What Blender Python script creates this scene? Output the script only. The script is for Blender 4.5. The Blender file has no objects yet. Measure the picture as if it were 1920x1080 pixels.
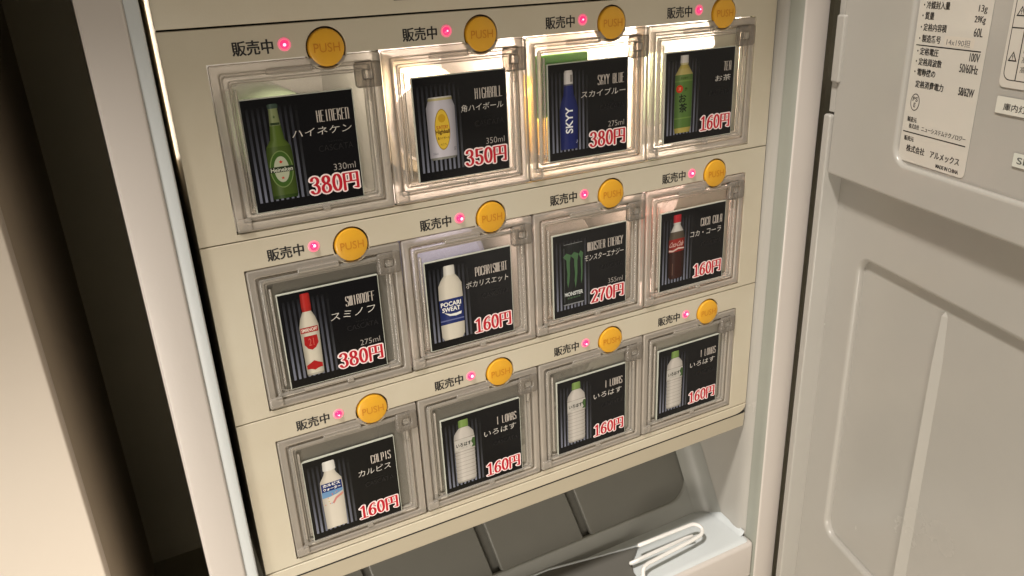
import bpy, bmesh, math, random
from mathutils import Matrix, Vector
from mathutils.geometry import tessellate_polygon
random.seed(7)
R_ = math.radians
C = bpy.context.scene.collection
SC = bpy.context.scene

# ------------------------------------------------------------------ camera
cam = bpy.data.cameras.new('camera'); camo = bpy.data.objects.new('camera', cam); C.objects.link(camo)
CR = ((0.88243, -0.46844, -0.04336), (-0.21277, -0.31522, -0.92486), (0.41957, 0.82535, -0.37783))
m = Matrix(((CR[0][0], -CR[1][0], -CR[2][0], -0.10507),
            (CR[0][1], -CR[1][1], -CR[2][1], -0.39211),
            (CR[0][2], -CR[1][2], -CR[2][2], 0.63241), (0, 0, 0, 1)))
camo.matrix_world = m
cam.sensor_width = 36; cam.lens = 1477.92/1920*36; cam.clip_start = 0.01; cam.clip_end = 50
SC.camera = camo

# ------------------------------------------------------------------ world, lamps, exposure
w = bpy.data.worlds.new('World'); SC.world = w; w.use_nodes = True
bg = w.node_tree.nodes['Background']; bg.inputs[0].default_value = (1.0, 0.88, 0.74, 1); bg.inputs[1].default_value = 0.14
def area(name, loc, target, size, power, col, shape='DISK', sy=None):
    l = bpy.data.lights.new(name, 'AREA'); l.shape = shape; l.size = size
    if sy: l.size_y = sy
    l.energy = power; l.color = col
    o = bpy.data.objects.new(name, l); C.objects.link(o); o.location = loc
    o.rotation_euler = (Vector(target)-Vector(loc)).to_track_quat('-Z', 'Y').to_euler(); return o
area('ceiling_lamp', (-0.75, -0.49, 2.35), (0.12, 0, 0.30), 0.20, 52, (1.0, 0.93, 0.85))
rf = area('room_fill', (-0.36, -0.62, 0.03), (0.06, 0, 0.10), 0.50, 2.35, (1.0, 0.90, 0.79), 'RECTANGLE', 0.5); rf.data.spread = R_(80)
SC.view_settings.view_transform = 'Standard'; SC.view_settings.look = 'None'
SC.view_settings.exposure = 0; SC.view_settings.gamma = 1
SC.cycles.max_bounces = 10; SC.cycles.transparent_max_bounces = 24
SC.cycles.use_denoising = True
SC.cycles.sample_clamp_indirect = 4

# ------------------------------------------------------------------ materials
def mat(name, col, rough=0.4, spec=0.5, bump=0.0, bscale=400, var=0.0, vscale=6, coat=0.0, rvar=0.0, metal=0.0, emit=None, es=0, tint=None):
    m = bpy.data.materials.new(name); m.use_nodes = True; nt = m.node_tree; b = nt.nodes['Principled BSDF']
    b.inputs['Base Color'].default_value = (*col, 1); b.inputs['Roughness'].default_value = rough
    b.inputs['Specular IOR Level'].default_value = spec; b.inputs['Coat Weight'].default_value = coat
    b.inputs['Coat Roughness'].default_value = 0.08; b.inputs['Metallic'].default_value = metal
    tc = nt.nodes.new('ShaderNodeTexCoord')
    if var or rvar:
        n = nt.nodes.new('ShaderNodeTexNoise'); n.inputs['Scale'].default_value = vscale; n.inputs['Detail'].default_value = 8
        n.inputs['Roughness'].default_value = 0.62
        nt.links.new(tc.outputs['Object'], n.inputs['Vector'])
        if var:
            r = nt.nodes.new('ShaderNodeMix'); r.data_type = 'RGBA'
            t = tint or tuple(c*(1-var) for c in col)
            r.inputs[6].default_value = (*col, 1); r.inputs[7].default_value = (*t, 1)
            mr = nt.nodes.new('ShaderNodeMapRange'); mr.inputs[1].default_value = 0.38; mr.inputs[2].default_value = 0.7
            nt.links.new(n.outputs['Fac'], mr.inputs[0]); nt.links.new(mr.outputs[0], r.inputs[0])
            nt.links.new(r.outputs[2], b.inputs['Base Color'])
        if rvar:
            mr = nt.nodes.new('ShaderNodeMapRange'); mr.inputs[3].default_value = rough-rvar; mr.inputs[4].default_value = rough+rvar
            nt.links.new(n.outputs['Fac'], mr.inputs[0]); nt.links.new(mr.outputs[0], b.inputs['Roughness'])
    if bump:
        n2 = nt.nodes.new('ShaderNodeTexNoise'); n2.inputs['Scale'].default_value = bscale; n2.inputs['Detail'].default_value = 3
        nt.links.new(tc.outputs['Object'], n2.inputs['Vector'])
        bp = nt.nodes.new('ShaderNodeBump'); bp.inputs['Strength'].default_value = bump; bp.inputs['Distance'].default_value = 0.001
        nt.links.new(n2.outputs['Fac'], bp.inputs['Height']); nt.links.new(bp.outputs[0], b.inputs['Normal'])
    if emit:
        b.inputs['Emission Color'].default_value = (*emit, 1); b.inputs['Emission Strength'].default_value = es
    return m
def clear(name, col, alpha, rough=0.12, bump=0.25, bscale=120, tcol=(1, 1, 1)):
    m = bpy.data.materials.new(name); m.use_nodes = True; nt = m.node_tree; b = nt.nodes['Principled BSDF']
    b.inputs['Base Color'].default_value = (*col, 1); b.inputs['Roughness'].default_value = rough
    b.inputs['Specular IOR Level'].default_value = 0.8
    out = nt.nodes['Material Output']; t = nt.nodes.new('ShaderNodeBsdfTransparent'); t.inputs[0].default_value = (*tcol, 1)
    mx = nt.nodes.new('ShaderNodeMixShader'); fr = nt.nodes.new('ShaderNodeFresnel'); fr.inputs[0].default_value = 1.49
    mr = nt.nodes.new('ShaderNodeMapRange'); mr.inputs[3].default_value = alpha; mr.inputs[4].default_value = 1.0
    nt.links.new(fr.outputs[0], mr.inputs[0]); nt.links.new(mr.outputs[0], mx.inputs[0])
    nt.links.new(t.outputs[0], mx.inputs[1]); nt.links.new(b.outputs[0], mx.inputs[2]); nt.links.new(mx.outputs[0], out.inputs[0])
    if bump:
        tc = nt.nodes.new('ShaderNodeTexCoord'); n2 = nt.nodes.new('ShaderNodeTexNoise'); n2.inputs['Scale'].default_value = bscale
        nt.links.new(tc.outputs['Object'], n2.inputs['Vector'])
        bp = nt.nodes.new('ShaderNodeBump'); bp.inputs['Strength'].default_value = bump; bp.inputs['Distance'].default_value = 0.002
        nt.links.new(n2.outputs['Fac'], bp.inputs['Height']); nt.links.new(bp.outputs[0], b.inputs['Normal']); nt.links.new(bp.outputs[0], fr.inputs['Normal'])
    return m
def printmat(name, rough=0.35, coat=0.6):
    m = mat(name, (1, 1, 1), rough, spec=0.35, coat=coat); nt = m.node_tree; b = nt.nodes['Principled BSDF']
    a = nt.nodes.new('ShaderNodeAttribute'); a.attribute_name = 'print_colour'
    nt.links.new(a.outputs['Color'], b.inputs['Base Color']); return m
M = dict(
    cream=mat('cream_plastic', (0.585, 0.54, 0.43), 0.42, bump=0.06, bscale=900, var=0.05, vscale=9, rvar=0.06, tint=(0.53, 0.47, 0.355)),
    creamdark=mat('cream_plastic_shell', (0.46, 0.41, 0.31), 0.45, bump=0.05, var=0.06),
    white=mat('white_enamel', (0.62, 0.575, 0.535), 0.32, bump=0.05, bscale=500, var=0.04, vscale=5, rvar=0.06),
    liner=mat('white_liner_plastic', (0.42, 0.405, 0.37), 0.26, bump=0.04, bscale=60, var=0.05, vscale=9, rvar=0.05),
    linergrey=mat('grey_green_gasket', (0.30, 0.31, 0.27), 0.4, var=0.08, vscale=14),
    trough=mat('moulded_white_liner', (0.64, 0.68, 0.69), 0.30, bump=0.05, bscale=50, var=0.04, vscale=9),
    plate=mat('grey_cooling_plate', (0.150, 0.148, 0.128), 0.38, bump=0.08, bscale=80, var=0.08, vscale=12),
    dark=mat('black_gap', (0.012, 0.011, 0.010), 0.7),
    button=mat('amber_button', (0.78, 0.40, 0.022), 0.38, bump=0.04, bscale=600, var=0.08, vscale=60, coat=0.2),
    buttontext=mat('amber_embossing', (0.60, 0.23, 0.008), 0.5),
    ring=mat('black_button_gap', (0.03, 0.018, 0.010), 0.5),
    ink=mat('black_ink', (0.012, 0.011, 0.012), 0.5),
    led=mat('red_lamp_lens', (0.8, 0.02, 0.12), 0.15, emit=(1.0, 0.03, 0.16), es=1.1, coat=1),
    ledhot=mat('lamp_lens_core', (1, 0.6, 0.7), 0.15, emit=(1.0, 0.42, 0.60), es=1.6),
    ledhalo=mat('pink_lamp_halo', (0.85, 0.30, 0.36), 0.2, emit=(1.0, 0.10, 0.26), es=0.42),  # glowing ring that paints the pink bloom round each lamp
    frame=clear('smoky_clear_plastic', (0.66, 0.61, 0.54), 0.36, 0.16, 0.06, 60, tcol=(0.96, 0.93, 0.89)),
    frame2=clear('clear_plastic_lip', (0.76, 0.72, 0.65), 0.27, 0.10, 0.08, 80, tcol=(0.95, 0.92, 0.88)),  # paler than the frame plastic, its colour lightened for edge highlights
    pane=clear('clear_pane', (0.55, 0.53, 0.47), 0.16, 0.05, 0.10, 60, tcol=(0.97, 0.95, 0.91)),
    latch=clear('grey_clear_latch', (0.44, 0.40, 0.35), 0.34, 0.15, 0.3, 200, tcol=(0.7, 0.66, 0.6)),
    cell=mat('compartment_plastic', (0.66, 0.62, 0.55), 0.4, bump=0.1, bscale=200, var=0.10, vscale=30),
    celllit=mat('lit_compartment_plastic', (0.82, 0.79, 0.76), 0.4, bump=0.1, bscale=200, var=0.05, vscale=30),  # compartment plastic lightened for the cells that glow
    edge=mat('pale_card_edge', (0.50, 0.52, 0.45), 0.25),
    print=printmat('glossy_print', 0.14, 0.0), paper=printmat('label_paper', 0.42, 0.3),
    sheet=mat('grey_sheet_plastic', (0.155, 0.15, 0.135), 0.35, bump=0.06, bscale=60, var=0.12, vscale=14),
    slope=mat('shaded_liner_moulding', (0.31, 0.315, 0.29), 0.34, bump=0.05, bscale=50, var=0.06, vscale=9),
    groove=mat('groove_grey', (0.120, 0.117, 0.10), 0.5, var=0.1),
    wire=mat('white_coated_wire', (0.80, 0.79, 0.76), 0.25, coat=0.4),
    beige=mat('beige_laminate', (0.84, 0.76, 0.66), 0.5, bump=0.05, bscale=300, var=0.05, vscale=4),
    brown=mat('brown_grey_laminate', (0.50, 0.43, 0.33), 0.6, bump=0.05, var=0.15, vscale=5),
    darkwall=mat('dark_olive_laminate', (0.46, 0.42, 0.30), 0.7, bump=0.1, bscale=120, var=0.15, vscale=5),
    canmetal=mat('brushed_can_metal', (0.72, 0.70, 0.66), 0.28, metal=0.9, var=0.1, vscale=60),
    greenlabel=mat('lime_label', (0.14, 0.62, 0.05), 0.4, var=0.2, vscale=60),
    orange=mat('orange_drink', (0.80, 0.42, 0.06), 0.4, var=0.2, vscale=60),
    darkgreen=mat('dark_green_cap', (0.03, 0.07, 0.045), 0.35),
    bottleglass=mat('pale_green_bottle', (0.33, 0.42, 0.28), 0.18, coat=0.6, var=0.2, vscale=50),
    bluelabel=mat('slate_blue_label', (0.22, 0.25, 0.36), 0.4),
    goldlabel=mat('gold_label', (0.50, 0.45, 0.32), 0.35),
    blackcan=mat('black_can', (0.015, 0.015, 0.016), 0.25, coat=0.5),
    cola=mat('dark_cola_bottle', (0.06, 0.015, 0.01), 0.15, coat=0.6),
    brownlabel=mat('brown_label', (0.22, 0.12, 0.05), 0.5),
    petclear=mat('cloudy_bottle', (0.50, 0.49, 0.44), 0.2, coat=0.5, var=0.1, vscale=40),
)

# ------------------------------------------------------------------ mesh helpers
def tag(o, label, cat, group=None, kind=None):
    if label: o['label'] = label
    if cat: o['category'] = cat
    if group: o['group'] = group
    if kind: o['kind'] = kind
    return o
def empty(name, label, cat, loc=(0, 0, 0), rz=0, group=None):
    o = bpy.data.objects.new(name, None); C.objects.link(o); o.location = loc; o.rotation_euler = (0, 0, rz)
    o.empty_display_size = 0.02
    return tag(o, label, cat, group)
def link(name, me, material, parent=None, loc=(0, 0, 0)):
    o = bpy.data.objects.new(name, me); C.objects.link(o)
    if material is not None and not me.materials: me.materials.append(material)
    o.location = loc
    if parent: o.parent = parent
    return o
def mesh(name, verts, faces, smooth=False):
    me = bpy.data.meshes.new(name); me.from_pydata(verts, [], faces); me.update()
    if smooth:
        for p in me.polygons: p.use_smooth = True
    return me
def box_me(name, x0, x1, y0, y1, z0, z1, bev=0.0, seg=2):
    bm = bmesh.new(); bmesh.ops.create_cube(bm, size=1)
    for v in bm.verts:
        v.co = Vector(((x0+x1)/2+v.co.x*(x1-x0), (y0+y1)/2+v.co.y*(y1-y0), (z0+z1)/2+v.co.z*(z1-z0)))
    if bev: bmesh.ops.bevel(bm, geom=list(bm.edges), offset=bev, segments=seg, affect='EDGES', profile=0.5)
    me = bpy.data.meshes.new(name); bm.to_mesh(me); bm.free()
    if bev: me.polygons.foreach_set('use_smooth', [True]*len(me.polygons)); me.set_sharp_from_angle(angle=R_(50))
    return me
def box(name, x0, x1, y0, y1, z0, z1, material, parent=None, bev=0.0, seg=2):
    return link(name, box_me(name, x0, x1, y0, y1, z0, z1, bev, seg), material, parent)
def rrect(x0, x1, z0, z1, r=0.0, n=6):
    if r <= 0: return [(x0, z0), (x1, z0), (x1, z1), (x0, z1)]
    p = []
    for cx, cz, a0 in ((x1-r, z0+r, -90), (x1-r, z1-r, 0), (x0+r, z1-r, 90), (x0+r, z0+r, 180)):
        for k in range(n+1):
            a = R_(a0+90*k/n); p.append((cx+r*math.cos(a), cz+r*math.sin(a)))
    return p
def circ(cx, cz, r, n=40): return [(cx+r*math.cos(2*math.pi*k/n), cz+r*math.sin(2*math.pi*k/n)) for k in range(n)]
def shape2d(name, loops, y0, y1, bev=0.0003, res=2):
    """flat shape in x-z with holes, from depth y0 (front) to y1 (back), edges rounded"""
    cu = bpy.data.curves.new(name, 'CURVE'); cu.dimensions = '2D'; cu.fill_mode = 'BOTH'
    for lp in loops:
        s = cu.splines.new('POLY'); s.points.add(len(lp)-1); s.use_cyclic_u = True
        for p, q in zip(s.points, lp): p.co = (q[0], q[1], 0, 1)
    th = abs(y1-y0)/2; cu.extrude = max(th-bev, 0); cu.bevel_depth = bev; cu.bevel_resolution = res; cu.offset = -bev
    o = bpy.data.objects.new(name, cu); C.objects.link(o)
    me = bpy.data.meshes.new_from_object(o.evaluated_get(bpy.context.evaluated_depsgraph_get()))
    bpy.data.objects.remove(o); bpy.data.curves.remove(cu)
    ym = (y0+y1)/2
    for v in me.vertices: v.co = Vector((v.co.x, ym-v.co.z, v.co.y))
    me.name = name; me.materials.clear()
    me.polygons.foreach_set('use_smooth', [True]*len(me.polygons)); me.set_sharp_from_angle(angle=R_(40))
    return me
def tube_me(name, pts, r, n=12, closed=False):
    P = [Vector(p) for p in pts]; vs = []; fs = []; N = len(P)
    up = None
    for i, p in enumerate(P):
        if closed: t = (P[(i+1) % N]-P[i-1]).normalized()
        else: t = (P[min(i+1, N-1)]-P[max(i-1, 0)]).normalized()
        if up is None: up = Vector((0, 0, 1)) if abs(t.z) < .9 else Vector((1, 0, 0))
        s = t.cross(up).normalized(); up = s.cross(t).normalized()
        for k in range(n):
            a = 2*math.pi*k/n; vs.append(p+r*(math.cos(a)*s+math.sin(a)*up))
    for i in range(N if closed else N-1):
        for k in range(n):
            a = i*n+k; b = i*n+(k+1) % n; c = ((i+1) % N)*n+(k+1) % n; d = ((i+1) % N)*n+k; fs.append((a, b, c, d))
    if not closed:
        for i, s in ((0, 1), (N-1, -1)):
            t = ((P[1]-P[0]) if i == 0 else (P[-2]-P[-1])).normalized()
            vs.append(P[i]-t*r*0.8); ci = len(vs)-1
            for k in range(n): fs.append((i*n+k, i*n+(k+1) % n, ci) if s < 0 else (i*n+(k+1) % n, i*n+k, ci))
    me = mesh(name, vs, fs, True); bm = bmesh.new(); bm.from_mesh(me); bmesh.ops.recalc_face_normals(bm, faces=bm.faces); bm.to_mesh(me); bm.free()
    return me
def lathe_me(name, prof, n=32, axis='y'):
    """prof: (position along axis, radius)"""
    vs = []; fs = []
    for p, r in prof:
        for k in range(n):
            a = 2*math.pi*k/n; vs.append((r*math.cos(a), p, r*math.sin(a)) if axis == 'y' else (r*math.cos(a), r*math.sin(a), p))
    for i in range(len(prof)-1):
        for k in range(n): fs.append((i*n+k, i*n+(k+1) % n, (i+1)*n+(k+1) % n, (i+1)*n+k))
    fs.append(tuple(range(n))); fs.append(tuple(range((len(prof)-1)*n, len(prof)*n)))
    me = mesh(name, vs, fs); bm = bmesh.new(); bm.from_mesh(me); bmesh.ops.recalc_face_normals(bm, faces=bm.faces); bm.to_mesh(me); bm.free()
    me.polygons.foreach_set('use_smooth', [True]*len(me.polygons)); me.set_sharp_from_angle(angle=R_(35))
    return me

# ------------------------------------------------------------------ lettering
_tc = {}
def glyphs(txt, bold=0.0):
    k = (txt, bold)
    if k in _tc: return _tc[k]
    cu = bpy.data.curves.new('t', 'FONT'); cu.body = txt; cu.resolution_u = 3; cu.offset = bold
    o = bpy.data.objects.new('t', cu); C.objects.link(o)
    me = bpy.data.meshes.new_from_object(o.evaluated_get(bpy.context.evaluated_depsgraph_get()))
    vs = [(v.co.x, v.co.y) for v in me.vertices]; fs = [tuple(p.vertices) for p in me.polygons]
    bpy.data.objects.remove(o); bpy.data.curves.remove(cu); bpy.data.meshes.remove(me)
    x0 = min(v[0] for v in vs); x1 = max(v[0] for v in vs); y0 = min(v[1] for v in vs); y1 = max(v[1] for v in vs)
    _tc[k] = ([((x-x0)/(x1-x0), (y-y0)/(y1-y0)) for x, y in vs], fs, (x1-x0)/(y1-y0)); return _tc[k]
class Print:
    """flat print: coloured polygons laid a few hundredths of a millimetre apart"""
    def __init__(s, lay=4e-5): s.v = []; s.f = []; s.c = []; s.lay = lay; s.k = 0
    def poly(s, pts, col, layer=0, cols=None):
        b = len(s.v); s.k += 1; y = -(layer*s.lay)-(s.k % 12)*2.5e-6
        for i, p in enumerate(pts): s.v.append((p[0], y, p[1])); s.c.append(cols[i] if cols else col)
        if len(pts) <= 4 and cols is None or len(pts) == 4: s.f.append(tuple(range(b, b+len(pts)))); return
        for t in tessellate_polygon([[Vector((p[0], p[1], 0)) for p in pts]]): s.f.append(tuple(b+i for i in t))
    def text(s, txt, x0, x1, y0, y1, col, layer=1, bold=0.0, slant=0.0, rot=False):
        vs, fs, _ = glyphs(txt, bold); b = len(s.v); y = -(layer*s.lay)
        for u, v in vs:
            if rot: px = x1-(v)*(x1-x0); pz = y0+u*(y1-y0)
            else: px = x0+(u+slant*(v-.5))*(x1-x0); pz = y0+v*(y1-y0)
            s.v.append((px, y, pz)); s.c.append(col)
        for f in fs: s.f.append(tuple(b+i for i in f))
    def stroke(s, pts, a, bb, col, layer, fx):
        """broad-nib stroke: wide on verticals, thin on horizontals"""
        E = [(a*math.cos(t), bb*math.sin(t)) for t in [2*math.pi*(k+.5)/12 for k in range(12)]]
        for p, q in zip(pts[:-1], pts[1:]):
            allp = [(p[0]+e[0], p[1]+e[1]) for e in E]+[(q[0]+e[0], q[1]+e[1]) for e in E]
            s.poly([fx(*h) for h in hull(allp)], col, layer)
    def build(s, name, material, parent=None, loc=(0, 0, 0)):
        me = mesh(name, s.v, s.f); at = me.color_attributes.new('print_colour', 'FLOAT_COLOR', 'POINT')
        flat = []
        for c in s.c: flat += [c[0], c[1], c[2], 1.0]
        at.data.foreach_set('color', flat)
        bm = bmesh.new(); bm.from_mesh(me)
        fl = [f for f in bm.faces if f.normal.y > 0]
        if fl: bmesh.ops.reverse_faces(bm, faces=fl)
        bm.to_mesh(me); bm.free()
        return link(name, me, material, parent, loc)
def hull(P):
    P = sorted(set(P))
    def half(P):
        h = []
        for p in P:
            while len(h) > 1 and (h[-1][0]-h[-2][0])*(p[1]-h[-2][1])-(h[-1][1]-h[-2][1])*(p[0]-h[-2][0]) <= 0: h.pop()
            h.append(p)
        return h
    a = half(P); b = half(P[::-1]); return a[:-1]+b[:-1]
def arc(cx, cy, rx, ry, a0, a1, n=14): return [(cx+rx*math.cos(R_(a0+(a1-a0)*k/n)), cy+ry*math.sin(R_(a0+(a1-a0)*k/n))) for k in range(n+1)]
# digits in a box 0.62 wide x 1 high
DG = {
    '0': [arc(.31, .5, .21, .45, 0, 360, 26)],
    '1': [[(.33, .04), (.33, .95)], [(.14, .80), (.33, .94)], [(.12, .035), (.54, .035)]],
    '2': [arc(.31, .71, .20, .24, 165, -20)+[(.12, .06)], [(.10, .05), (.52, .05)], [(.52, .05), (.545, .22)]],
    '3': [arc(.29, .745, .19, .21, 150, -90), arc(.29, .29, .22, .245, 90, -155), [(.12, .80), (.13, .78)], [(.09, .21), (.10, .19)]],
    '5': [[(.15, .95), (.15, .52)], [(.15, .93), (.50, .93)], arc(.29, .31, .22, .265, 130, -150, 16), [(.09, .20), (.10, .19)]],
    '6': [arc(.31, .31, .205, .265, 0, 360, 22), arc(.50, .40, .40, .55, 185, 92, 10), [(.49, .83), (.50, .82)]],
    '7': [[(.10, .93), (.54, .93), (.30, .40), (.27, .05)], [(.10, .93), (.09, .72)]],
    '8': [arc(.31, .75, .17, .20, 0, 360, 20), arc(.31, .28, .215, .245, 0, 360, 22)],
}
YEN = [[(.10, .0), (.10, .92)], [(.10, .92), (.88, .92)], [(.88, .92), (.88, .06), (.72, .10)], [(.49, .92), (.49, .46)], [(.10, .46), (.88, .46)]]
def price(P, txt, x0, x1, y0, y1, slope=0.0):
    wD, wY = .64, 1.02; tot = wD*len(txt)+wY; sx = (x1-x0)/tot; sy = (y1-y0)
    for (a, b, col, lay) in ((.185, .115, (0.95, 0.80, 0.79), 7), (.092, .038, (0.50, 0.016, 0.03), 9)):
        for i, ch in enumerate(txt):
            for st in DG[ch]: P.stroke(st, a, b, col, lay, lambda u, v, i=i: (x0+(i*wD+u)*sx, y0+v*sy))
        for st in YEN: P.stroke(st, a*.92, b*.95, col, lay, lambda u, v: (x0+(wD*len(txt)+u)*sx, y0+v*sy))
# tall condensed display capitals, box 1 x 1: heavy left stem, hairline rest
def _c(*s): return [list(x) for x in s]
CAP = {
    'A': _c([(.15, 0), (.15, .9), (.3, 1), (.8, 1), (.8, 0)], [(.15, .42), (.8, .42)]), 'B': _c([(.15, 0), (.15, 1), (.7, 1), (.8, .9), (.8, .6), (.6, .52), (.8, .45), (.8, .1), (.7, 0), (.15, 0)], [(.15, .52), (.6, .52)]),
    'C': _c([(.85, .8), (.85, .95), (.7, 1), (.3, 1), (.15, .9), (.15, .1), (.3, 0), (.7, 0), (.85, .1), (.85, .2)]), 'E': _c([(.8, 1), (.15, 1), (.15, 0), (.8, 0)], [(.15, .55), (.65, .55)]),
    'F': _c([(.85, 1), (.15, 1), (.15, 0)], [(.15, .55), (.7, .55)]), 'G': _c([(.85, .85), (.7, 1), (.3, 1), (.15, .9), (.15, .1), (.3, 0), (.8, 0), (.8, .42), (.55, .42)]),
    'H': _c([(.15, 0), (.15, 1)], [(.8, 0), (.8, 1)], [(.15, .6), (.8, .6)]), 'I': _c([(.5, 0), (.5, 1)]), 'K': _c([(.15, 0), (.15, 1)], [(.8, 1), (.2, .5), (.8, .35), (.8, 0)]),
    'L': _c([(.15, 1), (.15, 0), (.85, 0)]), 'M': _c([(.1, 0), (.1, 1), (.85, 1), (.85, 0)], [(.48, 1), (.48, 0)]), 'N': _c([(.15, 0), (.15, 1), (.7, 1), (.8, .9), (.8, 0)]),
    'O': _c([(.15, .1), (.15, .9), (.3, 1), (.7, 1), (.8, .9), (.8, .1), (.7, 0), (.3, 0), (.15, .1)]), 'P': _c([(.15, 0), (.15, 1), (.7, 1), (.8, .9), (.8, .5), (.7, .42), (.15, .42)]),
    'R': _c([(.15, 0), (.15, 1), (.7, 1), (.8, .9), (.8, .6), (.65, .5), (.15, .5)], [(.65, .5), (.85, 0)]), 'S': _c([(.85, .82), (.8, 1), (.3, 1), (.15, .85), (.2, .6), (.8, .42), (.85, .12), (.7, 0), (.2, 0), (.12, .18)]),
    'T': _c([(.05, 1), (.95, 1)], [(.5, 1), (.5, 0)]), 'U': _c([(.15, 1), (.15, .1), (.3, 0), (.8, 0), (.8, 1)]), 'Y': _c([(.1, 1), (.45, .5), (.9, 1)], [(.45, .5), (.45, 0)]),
    'W': _c([(.1, 1), (.1, 0), (.85, 0), (.85, 1)], [(.48, 1), (.48, 0)]), 'D': _c([(.15, 0), (.15, 1), (.7, 1), (.8, .9), (.8, .1), (.7, 0), (.15, 0)]),
}
def title(P, txt, x1, y0, y1, col, adv=0.041):
    n = len(txt); x0 = x1-n*adv*K
    for i, ch in enumerate(txt):
        if ch == ' ': continue
        for st in CAP[ch]: P.stroke(st, .15, .020, col, 5, lambda u, v, i=i: (x0+(i+u*.92)*adv*K, y0+v*(y1-y0)))
K = 0.0543  # card width; card heights use KV
KV = 0.0546

# ------------------------------------------------------------------ bottle pictures (flat print with printed shading)
def shade_col(col, t, hi=.35, edge=.45):
    f = 1-edge*abs(t)**2.2; g = hi*math.exp(-((t+.35)/.18)**2)
    return tuple(min(1, c*f+g*(.25+c*.75)*.5) for c in col)
def bprint(P, uc, prof, layer=1, cols=10, hi=.35, edge=.5):
    """prof: list of (v, halfwidth, colour) from bottom up; colour belongs to the band above"""
    for (v0, h0, c0), (v1, h1, _) in zip(prof[:-1], prof[1:]):
        for k in range(cols):
            t0 = -1+2*k/cols; t1 = -1+2*(k+1)/cols
            P.poly([((uc+h0*t0)*K, v0*KV), ((uc+h0*t1)*K, v0*KV), ((uc+h1*t1)*K, v1*KV), ((uc+h1*t0)*K, v1*KV)], None, layer,
                   cols=[shade_col(c0, t0, hi, edge), shade_col(c0, t1, hi, edge), shade_col(c0, t1, hi, edge), shade_col(c0, t0, hi, edge)])
def oval(P, u, v, ru, rv, col, layer, n=28): P.poly([(u*K+ru*K*math.cos(2*math.pi*k/n), v*KV+rv*KV*math.sin(2*math.pi*k/n)) for k in range(n)], col, layer)
def q(P, u0, u1, v0, v1, col, layer): P.poly([(u0*K, v0*KV), (u1*K, v0*KV), (u1*K, v1*KV), (u0*K, v1*KV)], col, layer)
def tx(P, s, u0, u1, v0, v1, col, layer=5, bold=.0, slant=0, rot=False): P.text(s, u0*K, u1*K, v0*KV, v1*KV, col, layer, bold, slant, rot)
def pic_green(P):
    G = (.085, .135, .022); B = (.060, .098, .018)
    bprint(P, .27, [(.10, .095, (.03, .06, .01)), (.13, .10, B), (.50, .10, B), (.56, .092, G), (.62, .055, G), (.74, .042, (.22, .26, .12)), (.88, .033, (.22, .26, .12)), (.885, .038, (.05, .08, .06)), (.915, .042, (.05, .08, .06)), (.925, .03, B)])
    oval(P, .27, .36, .090, .165, (.17, .24, .08), 2); oval(P, .27, .36, .082, .155, (.05, .11, .02), 3); oval(P, .27, .36, .058, .115, (.42, .45, .32), 4)
    q(P, .175, .365, .335, .385, (.02, .03, .015), 5); tx(P, 'Heineken', .185, .355, .34, .378, (.6, .62, .5), 6, .01)
    P.poly([(.27*K+(.018 if k % 2 == 0 else .008)*K*math.sin(math.pi*k/5), .425*KV+(.018 if k % 2 == 0 else .008)*KV*math.cos(math.pi*k/5)) for k in range(10)], (.5, .02, .01), 6)
    tx(P, '★', .255, .285, .27, .30, (.5, .05, .03), 6); q(P, .235, .305, .745, .765, (.03, .05, .02), 3); tx(P, '★', .258, .282, .80, .83, (.06, .1, .04), 3)
def pic_can(P):
    S = (.56, .54, .60)
    bprint(P, .27, [(.215, .115, (.25, .25, .22)), (.235, .135, S), (.66, .14, S), (.715, .118, (.50, .44, .22)), (.735, .118, (.62, .60, .58)), (.745, .112, S)], edge=.6)
    oval(P, .275, .47, .076, .175, (.38, .25, .03), 2); oval(P, .275, .47, .070, .165, (.74, .50, .05), 3); oval(P, .275, .565, .036, .035, (.58, .34, .02), 4)
    tx(P, 'SUNTORY', .215, .335, .475, .505, (.45, .10, .02), 5, .02); tx(P, 'Highball', .205, .345, .425, .47, (.10, .05, .01), 5, .03)
    tx(P, '角ハイボール', .22, .34, .385, .41, (.15, .08, .02), 5, .01); tx(P, 'ALC.7%', .245, .305, .335, .352, (.2, .12, .02), 5)
    tx(P, '350ml', .165, .215, .26, .28, (.2, .2, .25), 5); tx(P, '酒', .375, .40, .28, .31, (.08, .08, .1), 5, .02)
def pic_skyy(P):
    B = (.014, .022, .13)
    bprint(P, .245, [(.105, .10, B), (.52, .105, B), (.60, .085, B), (.66, .06, B), (.755, .052, (.10, .10, .14)), (.77, .052, (.62, .60, .58)), (.88, .05, (.58, .55, .52)), (.905, .04, (.4, .4, .4))], hi=.12)
    q(P, .265, .29, .79, .86, (.22, .20, .19), 3); tx(P, 'SKYY', .205, .29, .27, .54, (.80, .82, .86), 5, .02, rot=True); tx(P, '♪', .325, .345, .16, .20, (.3, .34, .5), 5)
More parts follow.
